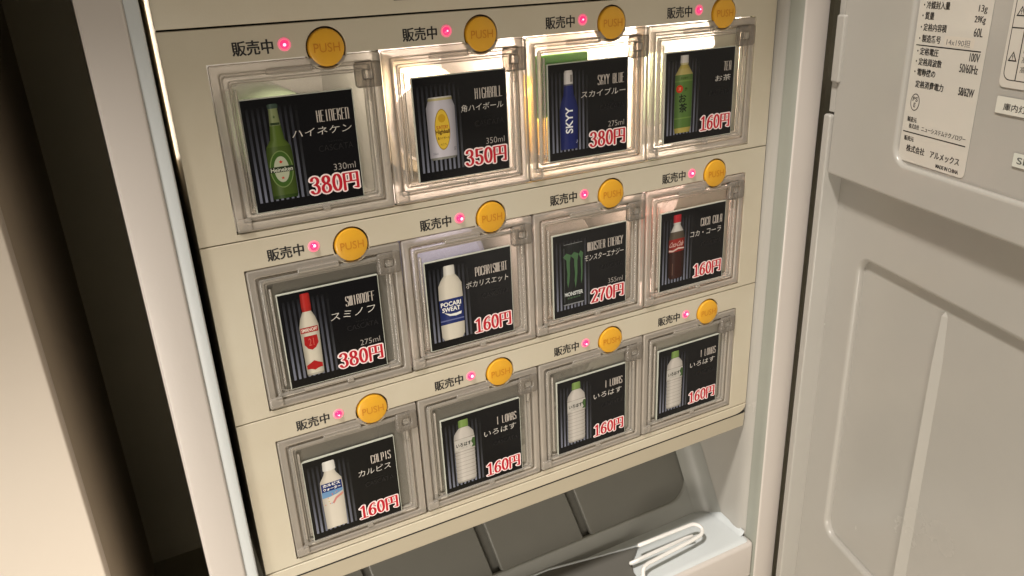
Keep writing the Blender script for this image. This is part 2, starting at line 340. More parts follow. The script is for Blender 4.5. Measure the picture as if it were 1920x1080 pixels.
def pic_tea(P):
    T = (.40, .33, .08); G = (.085, .17, .035)
    bprint(P, .26, [(.10, .10, T), (.155, .115, G), (.255, .118, (.14, .24, .05)), (.27, .118, G), (.66, .118, (.14, .24, .05)), (.675, .118, (.10, .18, .04)), (.735, .118, (.42, .35, .12)), (.80, .075, T), (.84, .05, (.5, .45, .25)), (.86, .055, (.58, .55, .52)), (.94, .053, (.58, .55, .52))], hi=.2)
    oval(P, .205, .585, .045, .042, (.55, .035, .01), 4); tx(P, '濃', .185, .225, .565, .605, (.75, .3, .15), 5); tx(P, '緑', .275, .31, .555, .595, (.03, .05, .01), 5, .02)
    tx(P, 'お', .20, .30, .435, .525, (.01, .02, .01), 5, .02); tx(P, '茶', .205, .315, .325, .425, (.01, .02, .01), 5, .02); tx(P, '伊右衛門', .215, .31, .685, .71, (.03, .06, .01), 5)
def pic_smir(P):
    W = (.60, .56, .46)
    bprint(P, .255, [(.095, .09, (.4, .38, .32)), (.115, .098, W), (.60, .108, W), (.68, .085, W), (.745, .05, (.38, .025, .02)), (.79, .055, (.42, .025, .02)), (.915, .052, (.42, .02, .02)), (.925, .045, W)], hi=.18, edge=.55)
    q(P, .155, .35, .535, .59, (.32, .012, .012), 3); tx(P, 'SMIRNOFF', .165, .34, .545, .58, (.8, .7, .6), 5, .02)
    P.poly([(a*K, b*KV) for a, b in ((.18, .50), (.33, .50), (.335, .42), (.30, .375), (.255, .355), (.21, .375), (.175, .42))], (.36, .015, .015), 3)
    tx(P, '21', .225, .285, .40, .475, (.55, .12, .09), 4); P.poly([(a*K, b*KV) for a, b in ((.165, .205), (.215, .225), (.255, .245), (.295, .225), (.345, .205), (.345, .165), (.295, .16), (.255, .145), (.215, .16), (.165, .165))], (.38, .015, .015), 3)
def pic_poc(P):
    W = (.62, .58, .49)
    bprint(P, .265, [(.085, .085, W), (.13, .108, W), (.265, .112, (.016, .028, .14)), (.545, .112, W), (.70, .108, W), (.765, .08, W), (.805, .052, (.66, .64, .58)), (.90, .05, (.66, .64, .58)), (.91, .045, W)], hi=.16, edge=.4)
    tx(P, 'POCARI', .165, .355, .465, .515, (.78, .78, .75), 5, .03); tx(P, 'SWEAT', .175, .345, .405, .455, (.78, .78, .75), 5, .03)
    P.poly([(a*K, b*KV) for a, b in ((.19, .40), (.25, .375), (.31, .375), (.355, .385), (.35, .355), (.30, .345), (.24, .355))], (.78, .78, .75), 4)
    q(P, .155, .375, .30, .315, (.12, .14, .30), 4)
def pic_mon(P):
    bprint(P, .265, [(.135, .14, (.11, .12, .125)), (.15, .15, (.008, .010, .010)), (.84, .15, (.008, .010, .010)), (.875, .13, (.20, .21, .21)), (.882, .125, (.01, .01, .01))], hi=.05, edge=.3)
    g = (.055, .125, .055)
    def claw(u, s, w):
        P.poly([(a*K, b*KV) for a, b in ((u-w*1.7, .735), (u-w*.3, .775), (u+w*1.5, .745), (u+w, .66), (u+w*1.0, .52), (u+w*.7, .42), (u+w*.2, .33+s), (u-w*.2, .42), (u+w*.0, .52), (u-w*.25, .60), (u-w*.3, .69))], g, 4)
    claw(.18, .02, .034); claw(.285, .0, .034); claw(.37, .04, .020)
    tx(P, 'MONSTER', .135, .395, .245, .295, (.55, .58, .57), 5, .04); tx(P, 'ENERGY', .18, .36, .21, .228, (.12, .22, .12), 5); q(P, .13, .40, .135, .15, (.20, .21, .22), 5)
    q(P, .135, .14, .17, .84, (.10, .11, .11), 5)
def pic_coke(P):
    Bn = (.035, .010, .007)
    bprint(P, .245, [(.13, .075, Bn), (.17, .10, Bn), (.40, .105, Bn), (.47, .10, (.26, .02, .015)), (.63, .105, (.09, .07, .05)), (.72, .085, (.56, .54, .50)), (.80, .045, (.5, .5, .46)), (.83, .05, (.42, .02, .03)), (.915, .052, (.42, .02, .03)), (.925, .045, Bn)], hi=.12, edge=.6)
    tx(P, 'Coca-Cola', .155, .335, .535, .60, (.52, .30, .26), 5, .03, .15); P.poly([(a*K, b*KV) for a, b in ((.145, .485), (.20, .475), (.27, .50), (.345, .495), (.345, .51), (.27, .52), (.20, .495), (.145, .505))], (.62, .45, .40), 4)
    q(P, .195, .205, .18, .33, (.13, .07, .05), 3)
def pic_calp(P):
    W = (.61, .57, .49)
    bprint(P, .265, [(.10, .10, W), (.60, .108, W), (.68, .105, W), (.76, .06, W), (.795, .05, (.68, .67, .63)), (.81, .062, (.68, .67, .63)), (.90, .058, (.68, .67, .63)), (.91, .05, W)], hi=.12, edge=.35)
    q(P, .165, .365, .555, .655, (.015, .03, .14), 3); tx(P, 'カルピス', .18, .35, .612, .648, (.8, .8, .78), 5, .04); tx(P, 'ウォーター', .18, .35, .565, .60, (.8, .8, .78), 5, .03)
    P.poly([(a*K, b*KV) for a, b in ((.162, .555), (.367, .555), (.367, .525), (.31, .50), (.24, .485), (.162, .485))], (.14, .28, .48), 3)
    P.poly([(a*K, b*KV) for a, b in ((.25, .405), (.29, .465), (.365, .505), (.365, .48), (.30, .44), (.265, .39))], (.55, .22, .20), 4)
    random.seed(3)
    for _ in range(12): oval(P, random.uniform(.17, .36), random.uniform(.40, .54), .006, .006, random.choice([(.16, .22, .5), (.6, .15, .1), (.5, .4, .1)]), 4, 6)
def pic_water(P):
    W = (.50, .47, .43); D = (.33, .31, .28)
    prof = [(.11, .085, D), (.13, .10, W)]
    for k in range(7): v = .16+k*.048; prof += [(v, .103, W), (v+.018, .107, D), (v+.024, .103, W)]
    prof += [(.50, .104, D), (.51, .108, W), (.66, .108, D), (.668, .108, W), (.73, .10, W), (.775, .07, W), (.80, .048, (.14, .22, .06)), (.81, .052, (.17, .27, .07)), (.885, .05, (.20, .31, .09)), (.893, .045, W)]
    bprint(P, .265, prof, hi=.25, edge=.4)
    q(P, .165, .375, .53, .655, (.48, .46, .42), 2); tx(P, 'いろはす', .175, .335, .565, .615, (.03, .035, .03), 5, .03)
    P.poly([(a*K, b*KV) for a, b in ((.335, .53), (.352, .56), (.335, .60), (.352, .645), (.375, .64), (.375, .53))], (.05, .10, .03), 4); tx(P, 'い・ろ・は・す', .20, .33, .54, .555, (.15, .15, .14), 5)

CPOS = [[(-.0444, -.0754), (-.0408, -.0737), (-.0427, -.0744), (-.0430, -.0752)], [(-.0423, -.0748), (-.0430, -.0746), (-.0423, -.0750), (-.0430, -.0756)], [(-.0440, -.0768), (-.0416, -.0775), (-.0417, -.0759), (-.0417, -.0757)]]
CARDS = [
    [('HEINEKEN', 'ハイネケン', '330ml', '380', pic_green, (.41, .96), 'black price card with a green beer bottle, 380 yen'),
     ('HIGHBALL', '角ハイボール', '350ml', '350', pic_can, (.49, .96), 'black price card with a silver and yellow whisky can, 350 yen'),
     ('SKYY BLUE', 'スカイブルー', '275ml', '380', pic_skyy, (.40, .97), 'black price card with a dark blue bottle, 380 yen'),
     ('TEA', 'お茶', '', '160', pic_tea, (.72, .95), 'black price card with a green tea bottle, 160 yen')],
    [('SMIRNOFF', 'スミノフ', '275ml', '380', pic_smir, (.48, .94), 'black price card with a white bottle, red cap and red labels, 380 yen'),
     ('POCARISWEAT', 'ポカリスエット', '', '160', pic_poc, (.45, .96), 'black price card with a white bottle and blue label, 160 yen'),
     ('MONSTER ENERGY', 'モンスターエナジー', '355ml', '270', pic_mon, (.42, .965), 'black price card with a black can and green claw mark, 270 yen'),
     ('COCA COLA', 'コカ・コーラ', '', '160', pic_coke, (.45, .94), 'black price card with a dark cola bottle and red cap, 160 yen')],
    [('CALPIS', 'カルピス', '', '160', pic_calp, (.57, .94), 'black price card with a milky white bottle and white cap, 160 yen'),
     ('I LOHAS', 'いろはす', '', '160', pic_water, (.52, .94), 'black price card with a green capped water bottle, second in bottom row'),
     ('I LOHAS', 'いろはす', '', '160', pic_water, (.52, .94), 'black price card with a green capped water bottle, third in bottom row'),
     ('I LOHAS', 'いろはす', '', '160', pic_water, (.52, .94), 'black price card with a green capped water bottle, rightmost in bottom row')]]

# ------------------------------------------------------------------ setting: niche, floor, cabinet
PX, PZ, Z0 = 0.083, 0.10048, 0.60
fl = box('niche_floor', -0.60, 0.60, -0.9, 0.56, -0.02, 0.0, M['darkwall']); tag(fl, None, None, kind='structure')
nb = box('cabinet_board', 0.345, 0.365, 0.0, 0.468, 0.002, 0.818, M['darkwall']); tag(nb, 'dark board just behind the gap between refrigerator and open door', 'cabinet board')
bw = box('niche_wall', -0.42, 0.62, 0.47, 0.50, 0.0, 0.818, M['darkwall']); tag(bw, 'dark olive back wall of the cabinet niche behind the refrigerator', 'wall')
ct = box('unseen_counter', -0.45, 0.40, -0.076, 0.50, 0.820, 0.850, M['beige'], None, 0.002); tag(ct, 'unseen beige counter top above the refrigerator niche, sized to shade it', 'counter')  # out of view; front edge placed so the slab shades the upper unit
sp = empty('side_panel', 'beige fronted furniture side panel left of the refrigerator', 'cabinet panel', (0, 0, 0))
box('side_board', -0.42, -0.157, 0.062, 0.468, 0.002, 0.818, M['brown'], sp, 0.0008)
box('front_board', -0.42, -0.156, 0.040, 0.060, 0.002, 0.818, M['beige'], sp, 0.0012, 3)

# ------------------------------------------------------------------ refrigerator
fr = empty('refrigerator', 'small white hotel refrigerator standing open with a vending unit inside', 'refrigerator', (0.109, -0.018, 0.03))
def F(name, x0, x1, y0, y1, z0, z1, m, bev=0.001, seg=3):
    o = box(name, x0, x1, y0, y1, z0, z1, m, None, bev, seg); o.parent = fr; o.matrix_parent_inverse = Matrix.Translation((-0.109, 0.018, -0.03)); return o
def FL(name, me, m):
    o = link(name, me, m); o.parent = fr; o.matrix_parent_inverse = Matrix.Translation((-0.109, 0.018, -0.03)); return o
# cabinet shell: sides, back, top, bottom
F('cabinet_side', -0.1030, -0.0830, -0.0004, 0.40, 0.035, 0.800, M['white'])
F('cabinet_side', 0.3020, 0.3215, -0.010, 0.40, 0.035, 0.800, M['white'])
F('cabinet_back', -0.0825, 0.3015, 0.38, 0.40, 0.035, 0.800, M['white'])
F('cabinet_top', -0.0825, 0.3015, -0.012, 0.379, 0.786, 0.800, M['white'])
F('cabinet_base', -0.0825, 0.3015, -0.010, 0.379, 0.035, 0.15, M['white'])
# front flanges
F('front_flange', -0.1036, -0.0852, -0.0085, -0.0005, 0.035, 0.800, M['white'], 0.0018, 4)
F('gasket_seat', -0.0856, -0.0790, -0.0070, -0.0005, 0.035, 0.800, M['trough'], 0.0012, 3)
F('front_flange', 0.2990, 0.3215, -0.018, -0.0105, 0.035, 0.800, M['white'], 0.0018, 4)
# right inner wall with a soft S profile down to the gasket
def extr(name, prof, z0, z1):
    vs = [(x, y, z0) for x, y in prof]+[(x, y, z1) for x, y in prof]; n = len(prof)
    return mesh(name, vs, [(i, i+1, n+i+1, n+i) for i in range(n-1)], True)
FL('inner_wall', extr('inner_wall', [(0.2945, 0.37), (0.2945, 0.10), (0.2947, 0.03), (0.2945, 0.010), (0.2940, 0.004), (0.2940, 0.000), (0.2945, -0.003), (0.2955, -0.0055), (0.2965, -0.0075)], 0.17, 0.785), M['liner'])
FL('breaker_strip', extr('breaker_strip', [(0.2966, -0.0075), (0.2975, -0.010), (0.2980, -0.013), (0.2984, -0.0162), (0.2992, -0.0172)], 0.035, 0.785), M['linergrey'])
FL('inner_wall', extr('inner_wall', [(-0.0786, 0.000), (-0.0792, 0.02), (-0.0800, 0.37)], 0.17, 0.785), M['liner'])
# lower cavity: sill, floor tray, sloping cooling plate, corner
F('sill', -0.0788, 0.2982, -0.0165, 0.000, 0.15, 0.1862, M['white'], 0.0035, 5)
F('floor_tray', -0.0785, 0.2965, -0.0145, 0.05, 0.1600, 0.1882, M['trough'], 0.0050, 6)
TH = R_(60); ys, zs = 0.036, 0.1884
def slope_pt(x, t, off=0.0): return (x, ys+t*math.cos(TH)-off*math.sin(TH), zs+t*math.sin(TH)+off*math.cos(TH))
def slope_me(name, loops, o0, o1, bev, res=3):
    me = shape2d(name, loops, o0, o1, bev, res)   # here y = depth below the sloping face
    for v in me.vertices: v.co = Vector(slope_pt(v.co.x, v.co.z, -v.co.y))
    return me
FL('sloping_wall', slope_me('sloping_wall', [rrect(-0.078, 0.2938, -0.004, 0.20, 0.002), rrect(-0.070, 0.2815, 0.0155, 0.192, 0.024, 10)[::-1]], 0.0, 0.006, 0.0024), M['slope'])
# panels of the cooling plate lie in the recess, parted by dark grooves
gx = [(-0.069, -0.012), (-0.006, 0.078), (0.087, 0.160), (0.169, 0.2805)]
for a, b in gx:
    lo_ = .0120; xr = b+.012 if b < .27 else b+.006
    me = slope_me('cooling_plate', [[(a+.010, lo_), (xr, lo_), (xr if b > .27 else b-.013, 0.196), (a-.010, 0.196)]], 0.0012, 0.0058, 0.0018, 4); FL('cooling_plate', me, M['plate'])
FL('plate_backing', slope_me('plate_backing', [rrect(-0.075, 0.290, 0.008, 0.199)], 0.0062, 0.0070, 0.0001), M['groove'])
# rounded corner where sloping wall meets the right wall
cv = []
for i in range(9):
    a = R_(90*i/8); r = 0.016
    cv.append((0.2944-r+r*math.sin(a), r-r*math.cos(a)))
vs = []; fs = []
for t in (-0.004, 0.20):
    for x, o in cv: vs.append(slope_pt(x, t, o+0.0003))
n = len(cv)
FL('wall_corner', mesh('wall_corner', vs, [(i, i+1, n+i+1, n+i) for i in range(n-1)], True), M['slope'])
fc = []
for y in (-0.0080, 0.0355):
    for i in range(9):
        a = R_(90*i/8); fc.append((0.2946-.0045+.0045*math.sin(a), y, .1883+.0045-.0045*math.cos(a)))
FL('floor_corner', mesh('floor_corner', fc, [(i, i+1, 10+i, 9+i) for i in range(8)], True), M['trough'])
dt = [(-.060, .0372), (.133, .0372), (.2095, .0232), (.2050, .0190), (.1950, .0110), (.1900, .0020), (.1880, -.0122), (-.060, -.0122)]  # flat grey piece covering the left of the floor
nn = len(dt); me = mesh('floor_sheet', [(x, y, .1884) for x, y in dt]+[(x, y, .1912) for x, y in dt], [tuple(range(nn-1, -1, -1)), tuple(range(nn, 2*nn))]+[(i, (i+1) % nn, nn+(i+1) % nn, nn+i) for i in range(nn)])
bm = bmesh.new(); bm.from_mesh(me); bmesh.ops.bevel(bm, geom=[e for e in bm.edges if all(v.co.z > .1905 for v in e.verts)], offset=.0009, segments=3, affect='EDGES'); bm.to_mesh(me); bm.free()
dto = link('floor_sheet', me, M['sheet']); tag(dto, 'low grey tray on the refrigerator floor beside the wire loop', 'sheet')
link('sheet_rim', tube_me('sheet_rim', [(-.058, .0372, .1914), (.133, .0372, .1914), (.2095, .0234, .1914)], .0009, 8), M['trough'], dto)

# ------------------------------------------------------------------ refrigerator door
HG = (0.322, -0.020, 0.0); DA = R_(-105)
dr = link('door', shape2d('door', [rrect(0.0105, 0.415, 0.4945, 0.78, 0.0020), rrect(0.0732, 0.400, 0.5160, 0.75, 0.010, 8)[::-1]], 0.0, 0.0125, 0.0021, 5), M['liner'])
dr.location = HG; dr.rotation_euler = (0, 0, DA); dr.parent = fr; dr.matrix_parent_inverse = Matrix.Translation((-0.109, 0.018, -0.03)); dr['label'] = 'open door with moulded white inner liner'
link('label_recess', shape2d('label_recess', [rrect(0.070, 0.405, 0.512, 0.755)], 0.0030, 0.0050, 0.0001), M['liner'], dr)
link('lower_liner', shape2d('lower_liner', [rrect(0.0080, 0.415, 0.07, 0.4960), rrect(0.0400, 0.395, 0.2195, 0.4425, 0.0100, 10)[::-1]], 0.0120, 0.0190, 0.0028, 5), M['liner'], dr)
link('recessed_panel', shape2d('recessed_panel', [rrect(0.036, 0.400, 0.215, 0.447)], 0.0166, 0.0200, 0.0001), M['liner'], dr)
link('side_rail', shape2d('side_rail', [rrect(0.0028, 0.0100, 0.05, 0.5335, 0.002)], -0.0016, 0.030, 0.0012, 4), M['liner'], dr)
link('side_rail', shape2d('side_rail', [rrect(0.0050, 0.0108, 0.535, 0.78, 0.0005)], 0.0006, 0.030, 0.0005, 2), M['liner'], dr)
link('clip', shape2d('clip', [rrect(0.0070, 0.0150, 0.5545, 0.5955, 0.0012)], -0.0022, 0.010, 0.0011, 4), M['liner'], dr)
# tapering rib in the recessed panel
def wedge(name, prof, z0, z1, taper):
    # ridge profile (s, height above the recessed panel); narrows towards its top end
    n = len(prof); sm = prof[1][0]
    vs = [(a, .0166-h, z0) for a, h in prof]+[(sm+(a-sm)*.75, .0166-h*.8, z1-.03) for a, h in prof]+[(sm+(a-sm)*taper, .0166-h*.45, z1) for a, h in prof]+[(sm+.001, .0166, z1+.003)]
    fs = [(i, i+1, n+i+1, n+i) for i in range(n-1)]+[(n+i, n+i+1, 2*n+i+1, 2*n+i) for i in range(n-1)]+[(2*n+i, 2*n+i+1, 3*n) for i in range(n-1)]
    return mesh(name, vs, fs, False)
link('rib', wedge('rib', [(.1105, -.0005), (.1140, .0035), (.1150, .0035), (.1225, -.0005)], 0.222, 0.4320, .45), M['liner'], dr)
link('foam_core', box_me('foam_core', 0.003, 0.415, 0.0205, 0.052, 0.05, 0.795, 0.003), M['white'], dr)
link('gasket', box_me('gasket', 0.0005, 0.0026, 0.006, 0.045, 0.05, 0.795, 0.0004), M['dark'], dr)
DM = Matrix.Translation(HG) @ Matrix.Rotation(DA, 4, 'Z')
INK = (.014, .013, .014)
def sticker(name, label, loops, y, build, base=(.60, .57, .51)):
    P = Print(3e-5); P.poly(loops, base, 0); build(P)
    o = P.build(name, M['paper']); 
    o.matrix_world = DM @ Matrix.Translation((0, y, 0)); 
    b = bmesh.new(); b.from_mesh(o.data)
    vv = [b.verts.new((x, 0.00012, z)) for x, z in loops]; top = [b.verts.new((x, 0.0, z)) for x, z in loops]
    for i in range(len(loops)): j = (i+1) % len(loops); b.faces.new((vv[i], vv[j], top[j], top[i]))
    cl = b.verts.layers.float_color['print_colour']
    for v in vv+top: v[cl] = (*base, 1)
    b.to_mesh(o.data); b.free()
    tag(o, label, 'sticker', 'stickers on the refrigerator door'); return o
def rating(P):
    def t(s, x0, x1, z, h=.0040, b=.01):
        for k in (0, 1, 2): P.text(s, x0+k*.00011, x1+k*.00011, z, z+h, INK, 2+k*.3, b)
    t('・冷媒', .0772, .0865, .6072); t('・冷媒封入量', .0772, .0967, .6013); t('13g', .1166, .1222, .6003, .0042, 0); t('・質量', .0772, .0862, .5958); t('29Kg', .1150, .1222, .5951, .0042, .01)
    t('・定格内容積', .0772, .0968, .5899); t('60L', .1160, .1218, .5893, .0042, 0); t('・製造番号', .0772, .0936, .5840)
    P.poly([(.0965, .5832), (.1175, .5832), (.1175, .5885), (.0965, .5885)], (.63, .58, .50), 1); P.text('14x190担', .0983, .1149, .5838, .5874, (.10, .10, .11), 2)
    P.poly([(.0757, .58205), (.1228, .58205), (.1228, .58265), (.0757, .58265)], INK, 2)
    t('・定格電圧', .0772, .0936, .5773); t('100V', .1159, .1225, .5772, .0042, 0); t('・定格周波数', .0772, .0972, .5718); t('50/60Hz', .1103, .1227, .5713, .0044, 0)
    t('・電動機の', .0772, .0936, .5662); t('定格消費電力', .0795, .1010, .5598); t('58/62W', .1122, .1228, .5598, .0042, .01)
    for rx, rz, col, l in ((.0036, .00475, INK, 2), (.0031, .00425, (.60, .57, .51), 3)):
        P.poly([(.0814+rx*math.cos(2*math.pi*k/28), .5517+rz*math.sin(2*math.pi*k/28)) for k in range(28)], col, l)
    P.text('PS', .0793, .0834, .5521, .5546, INK, 4, .02); P.text('E', .0806, .0822, .5489, .5514, INK, 4, .02)
    t('製造元', .0772, .0847, .5406, .0028); t('株式会社', .0792, .0875, .5370, .0027, 0); t('ニューシステムテクノロジー', .0895, .1225, .5369, .0027, 0)
    P.poly([(.0752, .5344), (.1233, .5344), (.1233, .5350), (.0752, .5350)], INK, 2)
    t('販売元', .0768, .0846, .5298, .0028); t('株式会社', .0797, .0945, .5238, .0040); t('アルメックス', .0990, .1209, .5238, .0040); t('MADE IN CHINA', .1046, .1213, .5194, .0021)
sticker('rating_label', 'tall white rating label with black Japanese lines, nearest the door hinge', rrect(.0740, .1258, .5180, .680, .003), .0026, rating)
def tri(P, cx, z0, s):
    P.poly([(cx-s, z0), (cx+s, z0), (cx, z0+1.75*s)], INK, 3); P.poly([(cx-s*.62, z0+s*.24), (cx+s*.62, z0+s*.24), (cx, z0+1.38*s)], (.60, .57, .51), 4); P.poly([(cx-s*.09, z0+s*.62), (cx+s*.09, z0+s*.62), (cx+s*.11, z0+1.05*s), (cx-s*.11, z0+1.05*s)], INK, 5); P.poly(circ(cx, z0+s*.44, s*.1, 8), INK, 5)
def warn(P):
    o = rrect(.1391, .300, .5709, .680, .004, 6); i = rrect(.1396, .2995, .5714, .6795, .0036, 6)
    P.poly(o, INK, 1); P.poly(i, (.60, .57, .51), 2)
    P.poly([(.1465, .5714), (.1471, .5714), (.1471, .5950), (.1465, .5950)], INK, 3); P.poly([(.1396, .5948), (.2995, .5948), (.2995, .5954), (.1396, .5954)], INK, 3)
    tri(P, .1430, .5798, .0027); tri(P, .1432, .6003, .0027)
    for k in range(4): P.text('高温注意 分解禁止 水濡れ厳禁', .1485, .200, .5885-k*.0045, .5915-k*.0045, INK, 3)
sticker('warning_label', 'white warning label with black frame and triangle signs, at the right edge', rrect(.1374, .305, .5675, .690, .003), .0025, warn)
sticker('lamp_tag', 'thin white tag strip below the warning label', rrect(.1385, .200, .5551, .5632, .0006), .0022, lambda P: P.text('庫内灯：入 切', .1432, .172, .5568, .5604, INK, 2, .01), (.66, .65, .58))
sticker('serial_tag', 'small lowest white tag with grey letters at the right edge', rrect(.1548, .190, .5316, .5382, .0006), .0022, lambda P: P.text('SI-60K', .1572, .178, .5332, .5365, (.08, .085, .08), 2, .01), (.66, .67, .60))

# ------------------------------------------------------------------ vending unit
vu = empty('vending_unit', 'cream drink vending unit with three rows of four clear doors inside the refrigerator', 'vending unit', (0.109, 0.0, 0.29))
VI = Matrix.Translation((-0.109, 0, -0.29))
def V(name, me, m, par=None):
    o = link(name, me, m)
    if par is None: o.parent = vu; o.matrix_parent_inverse = VI
    else:
        o.parent = par
    return o
XL, XR = -0.0745, 0.2930
def row_panel_loops(zr):
    top = zr+0.0122; bot = zr-0.0877
    x0, x1, z1, z0 = -0.0560, 0.2765, zr-0.0033, zr-0.0845
    # opening traced with a half-round lobe hanging down round each button
    lp = [(x0, z0), (x1, z0)]
    rc = 0.0022
    lp += [(x1, z1-rc), (x1-.3*rc, z1-.3*rc), (x1-rc, z1)]
    rl = 0.0106
    for c in (3, 2, 1, 0):
        cx = c*PX; dz = z1-zr; a = math.asin(dz/rl)
        a0 = -(-a) if a < 0 else a
        # from right side of lobe round the bottom to the left side
        st = math.atan2(dz, math.sqrt(rl*rl-dz*dz)); en = -math.pi-st
        for k in range(19):
            t = st+(en-st)*k/18; lp.append((cx+rl*math.cos(t), zr+rl*math.sin(t)))
    lp += [(x0, z1)]
    holes = [circ(c*PX, zr, 0.0098, 40)[::-1] for c in range(4)]
    return [[(XL, bot), (XR, bot), (XR, top), (XL, top)], lp[::-1]]+holes
def latch(par, ox, oz):
    o = link('latch', shape2d('latch', [rrect(.0135, .0262, -.0205, -.0085, .0012), rrect(.0165, .0228, -.0178, -.0118, .0008)[::-1]], -.0012, .0030, .0005), M['latch'], par); return o
# shared meshes (local origin = button centre of the cell)
x0, x1, z1, z0 = -0.0558, 0.0268, -0.0036, -0.0842
def ring(name, d0, d1, ya, yb, bev, r=.0012): return shape2d(name, [rrect(x0+d0, x1-d0, z0+d0, z1-d0, r), rrect(x0+d1, x1-d1, z0+d1, z1-d1, r)[::-1]], ya, yb, bev, 3)
ME = dict(
    frame=ring('door_frame', .0003, .0046, -.0004, .0030, .0009), groove=ring('door_groove', .0040, .0062, .0018, .0050, .0004),
    inner=ring('inner_frame', .0058, .0082, -.0002, .0040, .0008), lip=ring('pane_lip', .0082, .0096, .0012, .0040, .0004),
    pane=shape2d('pane', [rrect(x0+.0090, x1-.0090, z0+.0085, z1-.0090, .0012)], .0022, .0034, .0003),
    latch=shape2d('latch', [rrect(.0128, .0262, -.0208, -.0082, .0016), rrect(.0170, .0220, -.0168, -.0122, .0010)[::-1]], -.0014, .0030, .0012, 4),
    latchbox=shape2d('latch_window', [rrect(.0171, .0219, -.0167, -.0123, .0010)], -.0006, .0024, .0006),
    streak=shape2d('latch_streak', [rrect(.0182, .0200, -.0272, -.0205, .0007)], -.0010, .0020, .0006),  # pale streak shaped for the upright highlight below the latch
    tab=shape2d('hinge_tab', [rrect(x0+.0004, x0+.0078, z0+.0010, z0+.0072, .0012)], -.0012, .0030, .0007),
    notch=shape2d('notch', [rrect(-.0300, -.0080, -.0102, -.0070, .0005)], -.0010, .0020, .0005),
    barl=shape2d('side_bar', [rrect(x0+.0100, x0+.0112, z0+.012, z1-.012, .0005)], .0000, .0022, .0005),
    barb=shape2d('bottom_bar', [rrect(-.0360, .0130, z0+.0068, z0+.0078, .0005)], -.0004, .0020, .0005),
    catch=shape2d('catch', [rrect(-.0120, -.0082, z0+.0048, z0+.0074, .0006)], -.0008, .0022, .0005),
    disc=lathe_me('push_button', [(.0020, .0089), (-.0001, .0089), (-.0008, .0086), (-.0011, .0078), (-.0012, .003)], 40),
    gap=lathe_me('button_gap', [(.0028, .0098), (.0022, .0098)], 40),
    dome=lathe_me('lamp_lens', [(.001, .0021), (-.0004, .0020), (-.0012, .0015), (-.0016, .0008), (-.0017, .0002)], 20),
    hot=lathe_me('lamp_core', [(-.0012, .0010), (-.0018, .0008), (-.0020, .0002)], 14),
    halo=lathe_me('lamp_halo', [(.001, .0032), (-.0002, .0031), (-.0004, .0026), (-.0003, .0021), (.0009, .0020)], 24),
)
def cellmesh(w0, w1, h0, h1, ya, yb):
    vs = [(x, y, z) for y in (ya, yb) for x, z in ((w0, h0), (w1, h0), (w1, h1), (w0, h1))]
    return mesh('compartment', vs, [(0, 1, 5, 4), (1, 2, 6, 5), (2, 3, 7, 6), (3, 0, 4, 7), (4, 5, 6, 7)])
CELL = cellmesh(x0+.0002, x1-.0002, z0+.0002, z1-.0002, .0052, .120)
def put(name, key, m, parent, loc=(0, 0, 0)):
    me = ME[key].copy() if ME[key].materials and ME[key].materials[0] is not m else ME[key]
    if me.materials and me.materials[0] is not m: me.materials.clear()
    return link(name, me, m, parent, loc)
P_ = Print(); P_.text('PUSH', -.0064, .0064, -.0021, .0021, (.5, .2, .01), 0); 
_vs, _fs, _ = glyphs('PUSH', .0)
PUSH = mesh('push_lettering', [(-.0064+u*.0128, -.00135, -.0021+v*.0042) for u, v in _vs], _fs)
_vs, _fs, _ = glyphs('販売中', .013)
_n = len(_vs)
HAN = mesh('on_sale_lettering', [(-.0438+k*.00022+u*.0187, -.00006-k*.00002, .0026-.0033+v*.0066) for k in (0, 1) for u, v in _vs], list(_fs)+[tuple(i+_n for i in f) for f in _fs])
LAB_ROW = ['top', 'middle', 'bottom']; LAB_COL = ['leftmost', 'second', 'third', 'rightmost']
GLOW = {(0, 0): (.022, (1, .88, .76)), (0, 1): (.17, (1, .83, .73)), (0, 2): (.33, (1, .86, .75)), (0, 3): (.36, (1, .86, .75)), (1, 3): (.21, (1, .73, .64)), (1, 2): (.030, (1, .76, .68)), (1, 1): (.026, (1, .80, .74))}
